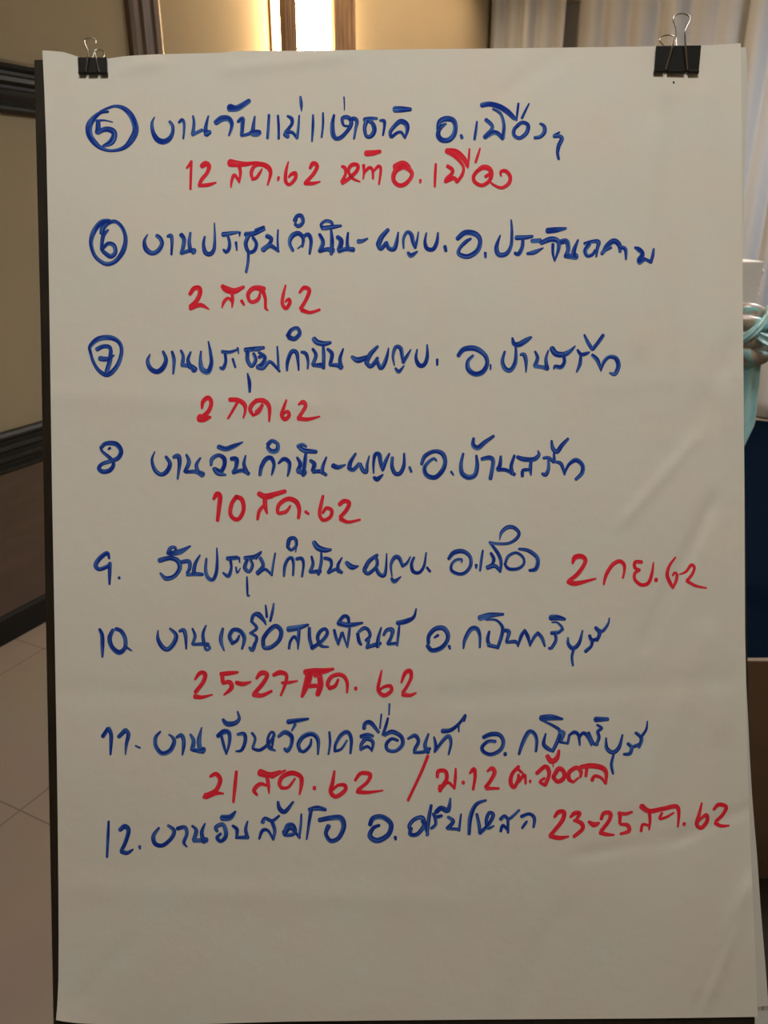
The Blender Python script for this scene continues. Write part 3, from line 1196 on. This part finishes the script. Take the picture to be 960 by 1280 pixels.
('blue_ink', 'blue handwriting of the line numbered 9', [((100, 650, 4), '''
146,192,11 136,165,20 100,190,22 78,226,22 98,246,20 150,226,20
150,216,18 148,265,18 147,320,11
195,288,15 197,292,12
398,202,24 450,190,22 488,204,24 498,240,22 472,280,20 430,292,22 402,266,11
442,166,22 452,140,18 476,137,14 478,160,14
450,168,22 500,158,26 552,130,9
508,210,20 545,207,20 548,240,18 535,266,14
535,275,14 575,270,20 612,272,17
600,176,9 576,220,18 568,268,20
632,193,11 628,250,16 640,288,20 665,298,18 682,260,18 686,200,14 684,140,7
738,192,22 785,188,20
752,200,16 756,240,14 742,280,20 716,264,11
795,188,12 799,212,7
780,236,10 786,264,10 802,240,5
825,190,20 870,185,22 898,168,16 906,158,9
836,200,16 824,238,20 846,258,16 862,225,16 850,196,13
835,285,9 836,330,12 838,378,10 848,376,7'''),
((320, 650, 4), '''
0,192,13 20,165,10
22,190,18 36,228,18 8,264,22
8,268,18 45,246,16 80,276,11
79,270,12 86,220,12 96,166,9
140,280,11 144,232,16 160,195,16 180,190,18 188,222,14 185,276,11
203,195,16 228,192,18 238,222,14 230,282,11
160,122,20 168,95,20 194,92,18 201,126,16 176,150,14 158,132,18
204,100,11 202,130,8 198,160,6
278,183,12 285,220,16 270,258,16
272,260,16 320,256,22
326,158,10 326,210,16 312,272,14
290,112,22 310,138,28 345,150,24 374,148,13
343,190,16 372,200,18 376,230,14 360,262,14
362,264,14 400,246,16 428,262,17
430,188,7 410,225,16 413,258,17
453,213,20 480,235,26 512,230,7
606,175,16 566,205,20 542,248,20
542,252,20 560,268,18 600,236,16 606,205,16 596,182,14
600,236,16 615,268,20 640,277,18 650,240,14 653,168,7
680,282,7 675,222,14 695,186,20 716,190,20 732,228,15
732,230,16 755,215,14 772,184,7
678,293,15 692,307,20 724,283,7
790,188,13 778,220,16 785,256,18 815,263,16 840,230,14 851,164,9
855,238,13 870,257,13'''),
((540, 650, 5.3333), '''
112,258,22 145,218,30 205,208,28 252,242,24 258,300,22 225,348,22 180,360,22 132,338,22 130,300,18 158,268,18 198,264,18 196,284,9
295,300,20 295,320,13
339,203,14 330,260,18 320,337,16
393,222,20 412,262,24 400,295,20 370,316,28
370,320,24 420,306,26 456,344,18
456,340,16 460,280,22 440,222,24 388,150,18
385,150,20 440,158,18 510,155,18 562,125,22 580,85,22 545,50,24 500,50,26 462,85,20 451,132,7
488,292,18 508,242,20 560,218,18 606,248,18 612,292,18 572,325,22 512,325,22 485,292,16
580,193,16 640,203,24 696,243,26 706,285,28 690,328,28 650,336,18''')]),

('red_ink', 'red date at the end of the line numbered 9', [((690, 650, 4.5714), '''
118,247,13 130,215,28 165,207,28 190,225,24 180,262,22 140,315,24 98,345,20
95,352,28 140,362,26 250,335,10
296,367,12 310,312,20 345,257,22 385,235,22 412,255,20 413,295,14 405,330,13
512,240,20 476,240,20 474,272,18 500,286,18
500,286,16 474,304,18 474,340,18 510,370,20 550,360,20 570,310,18 580,243,9
594,342,24
706,213,10 672,260,16 658,312,20 676,360,20 692,388,14
692,386,14 710,345,18 714,312,16 700,300,14 690,318,10
728,310,7 765,295,14 795,257,18 814,270,16 802,308,16 772,346,18
772,348,18 820,375,16 882,388,9''')]),

('blue_ink', 'blue handwriting of the line numbered 10', [((100, 750, 4), '''
98,147,15 110,175,20 112,225,20 112,284,11
165,150,18 148,190,22 160,235,22 195,262,24 224,240,20 226,195,20 206,156,20 180,144,18
228,234,15 258,253,7
390,153,7 390,195,18 412,235,22 440,246,22 470,215,22 480,175,20 450,143,12
498,156,14 518,150,20 528,182,18 531,244,9
562,143,10 575,180,16 562,220,14
565,222,14 610,220,18 640,222,20
638,224,16 650,240,14 634,250,14 624,236,14 638,224,12
630,128,9 615,170,16 620,216,18
714,143,13 704,200,20 720,252,9
762,215,20 748,182,20 766,150,20 800,155,22 822,190,20 810,244,11
760,218,16 785,202,16 796,178,11
858,108,16 866,78,18 895,70,20 925,110,13
856,106,14 884,140,16 850,166,11
850,165,12 882,185,16 878,215,16
876,216,18 862,250,20 847,238,13'''),
((320, 750, 4), '''
36,222,20 38,190,20 68,150,22 100,130,22 126,155,22 116,200,20 76,235,20 42,238,20 34,215,18
48,26,9 51,50,12 54,84,13
89,18,9 82,60,14 71,104,13
0,70,16 28,92,15 50,122,9
163,146,28 210,138,26 260,124,13
215,145,16 212,200,16 210,247,7
165,242,13 172,205,14 193,182,15 211,214,12
267,140,16 268,190,18 280,238,18
280,240,20 330,205,18 356,168,18 346,144,16 320,158,18 308,190,18 325,228,16 362,234,9
391,150,14 400,186,16 412,222,13
412,217,12 430,165,16
432,163,14 455,232,9
457,237,9 465,170,14 470,118,9
413,112,18 438,82,18 460,88,18 466,130,10
413,116,24 465,125,24 532,114,11
508,168,16 515,205,18 525,222,14
513,160,14 540,140,18 562,150,16 570,180,16 550,202,16
564,200,14 556,238,18
560,234,18 600,222,20 622,216,16
626,138,9 612,190,18 608,232,20
638,175,13 655,150,18 682,150,22 676,185,16 660,217,18
660,220,14 707,216,16
716,128,11 712,170,14 706,227,11
708,115,22 750,106,24 788,86,16 801,44,8
892,188,10 910,176,14
862,215,18 865,178,20 895,145,22 935,140,24 958,168,22 955,205,20 925,240,22 880,252,22 858,228,20'''),
((540, 750, 4), '''
86,230,15 90,244,11
157,242,9 165,197,18 195,146,22 225,144,22 239,180,16 239,237,11
286,158,13 278,195,18 284,220,18
283,225,20 328,236,17
328,240,16 345,190,18 354,145,18 340,115,14 312,98,12 270,99,9
240,90,28 290,76,26 356,71,13
368,152,20 386,160,20 372,208,14
374,212,14 418,208,18 431,226,11
430,232,9 445,182,18 464,150,13
464,153,16 480,185,18 491,230,9
490,226,10 510,186,16 530,164,17
530,165,16 550,190,18 564,230,11
595,88,28 630,88,26 664,96,15
600,112,8 625,112,10 650,136,13 652,150,16
598,165,18 635,160,18 652,140,12
615,165,16 620,200,16 597,240,16 584,240,11
680,188,9 682,220,18 705,242,20 735,216,18 753,153,9
709,245,14 700,285,14 705,327,11
788,178,16 798,200,18 824,196,18
800,208,18 796,230,16 768,256,18
820,143,16 838,165,20 826,202,14
818,138,16 850,156,17 880,120,12 887,90,7''')]),

('red_ink', 'red date under the line numbered 10', [((100, 750, 4), '''
575,397,11 600,365,20 625,370,22 616,410,20 578,460,20
575,482,24 610,486,18 662,473,7
705,370,20 745,366,22 788,361,13
710,372,20 714,408,20
714,416,16 748,410,22 757,440,22 720,474,9
783,413,20 815,420,22 854,409,9
882,392,13 905,365,24 936,372,20 916,415,20 872,466,20
870,472,26 910,477,20 958,455,13'''),
((320, 750, 4), '''
88,375,18 120,362,24 152,375,18 146,420,16 124,477,11
130,414,14 165,412,16 207,404,8
247,360,28 290,358,34 340,355,28 387,344,13
266,372,36 254,420,34 230,482,16
318,378,26 322,425,30 308,472,24
265,430,22 300,428,20
292,380,14 320,376,20
372,444,16 358,420,20 375,386,20 410,372,20 440,382,20 456,415,17 455,462,11
366,440,20 395,430,18 411,398,13
498,442,20
628,353,9 618,400,16 611,450,18 640,477,20 676,455,18 672,430,18 640,434,14 615,452,12
727,412,11 745,366,20 770,354,22 776,385,18 757,428,16 735,462,18
735,472,22 770,476,18 800,464,9''')]),

('blue_ink', 'blue handwriting of the line numbered 11', [((110, 880, 4), '''
74,162,20 100,124,20
104,122,20 115,150,20 115,190,18 112,252,11
154,164,19 185,132,22
188,130,20 202,152,20 192,200,16 187,252,7
238,209,9 260,219,10
362,138,9 338,168,18 340,212,20 370,246,22 410,232,22 431,190,20 422,166,15 405,153,9
443,167,14 465,155,20 477,175,20 478,212,18 472,254,9
513,153,13 528,185,20 520,228,20
523,228,20 575,238,22
568,118,7 555,180,22 560,228,24
556,234,26 578,228,28
650,160,22 680,138,26 705,145,22 707,190,16 692,252,7
668,162,14 680,212,16 691,250,9
675,78,15 694,98,26 733,96,22 756,74,16 748,38,9
748,152,13 780,150,20 786,185,18 768,230,16 740,236,9
820,145,13 836,172,14 824,216,14
824,222,14 860,230,16 905,197,16 930,157,16 918,140,14 900,170,14 905,215,20 936,233,9'''),
((340, 880, 3.692), '''
8,150,12 0,200,10
30,150,14 60,130,20 90,150,20 88,190,16 70,216,20 58,206,13
75,82,22 120,76,20 167,68,11
107,95,14 92,122,9
130,217,16 122,185,18 145,150,20 185,138,20 212,165,18 212,232,9
122,205,14 145,220,15 175,192,14 181,163,10
265,130,11 268,180,12 260,232,9
290,217,13 294,185,14 320,142,18 350,130,18 366,165,16 362,227,11
290,217,13 320,207,12 346,168,9
425,112,18 430,90,18 455,86,20 492,130,13
412,150,20 442,142,18 466,148,13
410,212,13 413,186,16 436,160,18 466,176,16 460,217,9
415,207,12 440,196,14 460,212,9
505,48,9 498,112,8
535,65,10 526,100,14 512,142,13
542,0,10 540,50,7
520,143,16 555,128,20 596,150,18 602,187,18 570,216,16 535,212,16 528,185,16 552,160,14 580,168,13
628,160,11 660,145,18 676,172,16 660,207,16 658,225,14
660,224,12 700,220,16 728,205,15
722,138,9 706,190,18 720,222,20
748,153,9 755,190,16 750,222,9
754,217,12 790,167,16 816,148,18 826,180,14 815,232,9
788,125,22 825,120,18 862,92,14 893,50,11 884,76,16
862,96,9 862,128,7'''),
((580, 880, 3.84), '''
95,160,20 130,145,22 170,148,20 189,180,18 175,220,18 130,242,18 95,230,18 87,206,18 115,180,16 150,180,16
197,240,20
264,240,13 280,192,18 310,135,20 336,140,18 349,175,16 345,227,13
392,143,9 382,190,18 400,212,20 425,225,14
425,226,16 450,175,18 460,130,16 430,105,14 378,80,9
372,68,28 420,64,28 472,72,12
458,132,18 480,138,16 466,175,14
462,182,14 500,189,11
498,190,12 506,150,13
505,150,12 530,135,18 550,150,16 556,197,9
550,165,12 570,140,16 592,152,18 612,197,11
633,74,26 690,72,18
598,138,15 620,187,16 640,195,14
640,100,12 662,116,14 642,132,16 648,160,16 636,195,14
682,163,9 685,210,18 715,232,20 745,206,18 761,148,9
718,245,11 708,290,16 716,334,11
788,190,16 808,205,16 837,195,15
806,212,18 796,238,18 768,241,13
825,138,14 852,165,18 840,207,15
850,160,14 875,122,12 880,83,7''')]),

('red_ink', 'red date and place under the line numbered 11', [((110, 880, 4), '''
612,362,14 640,350,22 661,380,22 641,430,22 602,455,26 580,466,18
590,460,32 640,446,20 677,448,9
742,338,15 735,410,18 727,490,13
862,343,36 910,355,28 960,338,16
895,365,18 902,405,18 905,447,7
845,454,13 830,430,20 860,400,20 892,407,13'''),
((340, 880, 3.692), '''
0,335,20 62,306,9
48,388,16 34,370,18 48,336,20 92,318,22 132,335,20 136,370,18 127,417,9
42,386,16 75,384,14 106,344,9
195,388,20
288,310,11 280,360,18 271,405,20 295,427,20 336,400,18 336,375,18 305,375,14 279,397,12
384,352,13 410,320,18 452,325,20 440,360,16 398,395,16
395,404,20 440,408,16 512,399,7
719,240,15 690,312,14 628,444,13
763,337,14 768,310,18 800,310,18 806,345,18 786,378,18 774,392,20
776,400,18 775,378,16
780,392,14 812,362,14 842,390,11
842,390,11 846,340,14 848,298,9
882,362,18'''),
((580, 880, 3.84), '''
28,332,11 48,312,20 53,350,16 44,410,13
113,322,11 135,308,20 147,330,20 126,370,18 105,398,18
108,405,18 167,405,11
262,300,16 232,335,18 224,375,20 240,400,18 259,365,16 262,340,14
262,375,14 290,340,16 296,382,11
258,312,14 280,330,12
318,368,13 318,376,10
350,332,18 390,300,20 407,320,20 406,350,18 390,388,18
390,388,18 364,374,13 386,356,13
400,250,20 420,275,24 446,260,22 456,223,13
428,283,7 428,302,5
430,348,20 455,310,22 479,325,20 479,355,20 450,372,20 428,350,18
525,375,12 504,360,20 505,328,20 540,305,20 562,325,18 558,350,12
525,375,12 548,355,10
562,302,20 610,296,24 660,305,24 682,328,20 681,382,11
590,310,16 585,345,14
615,365,18 628,345,16 660,355,14 679,382,10''')]),

('blue_ink', 'blue handwriting of the line numbered 12', [((110, 980, 3.692), '''
95,173,11 92,240,14 88,337,11
147,212,18 170,195,22 187,215,20 172,270,18 154,307,16
155,312,20 180,318,18 207,302,9
238,288,14 240,298,10
327,203,11 302,240,18 310,275,20 345,283,18 385,250,18 397,215,18 370,192,13
413,206,18 447,200,18 456,230,16 442,270,16 457,290,7
481,193,11 500,215,18 488,258,18
488,262,16 546,258,24
540,183,9 525,225,18 536,267,20
596,218,14 590,200,18 620,186,18 635,212,20 634,245,20 612,264,18 596,248,18 612,230,14
620,156,28 655,154,26 680,128,11
668,193,13 687,210,18 686,242,13
684,247,14 737,246,19
736,173,9 728,210,16 736,247,16
806,177,18 817,158,16 850,170,16 882,147,11
850,175,18 862,215,16 855,257,11
790,252,11 805,215,16 830,215,14 854,254,11
877,83,13 885,115,20 910,127,20 947,83,11
908,218,16 920,190,16 945,188,16 958,215,14 945,232,18 910,235,16 902,218,14'''),
((360, 980, 3), '''
-14,190,14 10,166,14 44,202,9
42,197,10 48,150,10 50,113,7
80,96,14 110,90,18 140,96,13
87,95,14 80,140,12 70,207,7
118,135,16 160,127,18 198,128,20 209,160,18 190,202,16 160,213,16 142,186,14 152,158,18
308,152,16 320,128,18 355,124,18 386,150,18 376,190,18 335,212,20 307,195,18 320,165,14 342,155,11
402,199,12 404,208,9
462,166,13 458,188,15 485,188,15 510,155,15 504,126,15 475,132,14 455,155,14 458,172,12
504,138,14 525,188,11
522,192,11 528,130,14 537,80,11
546,112,13 554,124,14 576,119,11
550,120,12 554,150,12 538,166,11
556,105,16 574,90,18 600,98,18 609,54,7
600,124,11 620,140,14 598,166,14
603,167,12 642,170,11
641,174,11 649,113,7
679,187,13 684,125,16 705,77,14 742,61,9
708,113,11 716,150,13 720,182,14
720,184,14 752,152,14 770,116,14 755,108,13 744,135,13 750,165,12 772,157,7
798,132,14 812,120,13 830,130,12 867,98,9
825,135,12 825,182,9
798,177,11 806,155,12 826,176,9
876,122,14 905,112,12 924,128,13 921,162,9
878,165,9 890,148,11 896,140,8''')]),

('red_ink', 'red date at the end of the line numbered 12', [((660, 980, 3.692), '''
123,152,13 140,130,20 166,130,20 160,165,20 125,212,18 104,236,18
104,240,20 145,249,20 187,242,9
197,152,13 215,135,20 239,135,18 225,162,15
213,168,13 245,180,20 252,207,18 213,242,17
281,174,13 305,188,24 327,180,13
338,162,15 350,135,18 379,135,20 375,167,18 338,217,18
334,225,18 360,232,18 397,235,9
420,135,18 450,138,16 480,129,11
425,145,18 424,182,13
428,186,13 460,190,18 466,217,18 428,230,13
525,103,26 560,125,22 620,115,20 682,103,20 696,130,16 692,197,9
560,125,16 563,170,14 559,210,9
522,217,13 530,187,14 557,192,11
618,135,13 608,160,13 640,152,12 672,133,9
720,185,18
802,88,9 790,140,16 779,185,18 800,202,18 826,172,18 824,142,16 798,160,13 784,177,10
858,117,13 880,95,18 914,105,18 900,140,16 868,172,16
866,180,18 890,193,16 927,192,9''')]),
]
for col, lab, parts in LINES:
    ink = Ink()
    for fr, tx in parts:
        write(ink, fr, tx)
    ink.done('handwriting', M[col], lab)
ink = Ink()
write(ink, (0, 0, 1), '842,102.5,2.2 842.4,103.6,2')
ink.done('ink_dot', M['ink_black'], 'tiny black dot below the larger clip')


# ------------------------------------------------------------------ binder clips
def clip(label, tl, tr, bl, br, notch, front_pts, rear_pts, wr, depth):
    """binder clip over the top edge: corners of its front plate in sheet coordinates"""
    cx, cy = (tl[0] + tr[0]) / 2, tl[1]
    rt = empty('binder_clip', BOARD @ Matrix.Translation(bp(cx, cy, 0)), label, 'clip', 'binder clips on the top edge')
    back = BOARD @ Matrix.Translation(bp(cx, cy, 0))
    o0 = bp(cx, cy, 0)
    L = lambda x, y, h: bp(x, y, h) - o0
    hf_top, hf_bot = 0.5 * depth - 0.004, 0.0052       # front plate slopes in to the paper
    hb_top, hb_bot = -0.5 * depth - 0.010, -BT - 0.0012
    th = 0.0011
    bm = bmesh.new()

    def slab(q, off):
        a = [bm.verts.new(v) for v in q]
        b = [bm.verts.new(v + off) for v in q]
        for i in range(4):
            bm.faces.new((a[i], a[(i + 1) % 4], b[(i + 1) % 4], b[i]))
        bm.faces.new(a)
        bm.faces.new(b[::-1])
    slab([L(*tl, hf_top), L(*tr, hf_top), L(*br, hf_bot), L(*bl, hf_bot)], Vector((0, 0, th)))
    slab([L(*tl, hb_top), L(*tr, hb_top), L(*br, hb_bot), L(*bl, hb_bot)], Vector((0, 0, -th)))
    slab([L(*tl, hf_top + th), L(*tr, hf_top + th), L(*tr, hb_top - th), L(*tl, hb_top - th)], Vector((0, -th, 0)))
    # rolled lips with gaps where the handles hook in
    lr = 0.0021
    W = br[0] - bl[0]
    for t0, t1 in ((0.0, notch[0] - notch[2]), (notch[0] + notch[2], notch[1] - notch[2]), (notch[1] + notch[2], 1.0)):
        for hh in (hf_bot + lr * 0.8, hb_bot - lr * 0.8):
            y = bl[1] + (br[1] - bl[1]) * (t0 + t1) / 2
            p = [L(bl[0] + W * t0, y, hh), L(bl[0] + W * (t0 + t1) / 2, y, hh), L(bl[0] + W * t1, y, hh)]
            tube(bm, [tuple(v) for v in p], lr, 12, 0.004)
    link('body', bm, M['black_metal'], rt)
    for name, pts in (('front_handle', front_pts), ('rear_handle', rear_pts)):
        bm = bmesh.new()
        tube(bm, [tuple(L(x, y, h)) for x, y, h in pts], wr, 8, 0.0012)
        link('handle', bm, M['wire'], rt, smooth=True)


K = 0.001
fr, bk = 0.010, -0.024
clip('large black binder clip on the right of the paper top edge',
     (820, 58), (876, 57.5), (817.5, 89), (873, 90), (0.26, 0.73, 0.045),
     [(832, 87, .0082), (836, 73, .0125), (840.5, 58, .0168), (845, 42, .020), (844.5, 34, .021), (841.5, 25, .022), (844, 19, .0225), (852, 16.8, .023),
      (860, 19, .0225), (862.5, 25, .022), (858.5, 34, .021), (856, 42, .020), (857, 58, .0168), (858, 73, .0125), (859, 87, .0082)],
     [(834, 80, -.021), (831, 60, -.028), (826, 53, -.034), (824, 49.5, -.036), (827, 45.5, -.038), (835, 43.8, -.039), (842.5, 45.5, -.038), (845, 50, -.036),
      (846, 60, -.030), (858, 80, -.021)], 0.00085, 0.027)
clip('small black binder clip at the top left corner of the paper',
     (97.5, 72.3), (133.5, 72.3), (98.5, 91), (134.5, 91.5), (0.28, 0.70, 0.05),
     [(107.5, 90, .0082), (108.3, 82, .0105), (109.2, 72, .0135), (109.5, 62, .015), (106.5, 55, .016), (106, 50, .016), (109, 47.6, .0165), (114, 47.2, .0165),
      (118.5, 49, .016), (120, 54, .016), (118, 62, .015), (120, 72, .0135), (122, 82, .0105), (124.2, 90, .0082)],
     [(110, 84, -.019), (115, 72, -.025), (117, 67, -.028), (118.5, 63.5, -.029), (123, 62, -.030), (128, 63.5, -.029), (130.5, 67, -.028), (129, 72, -.025), (124, 84, -.019)],
     0.00062, 0.022)
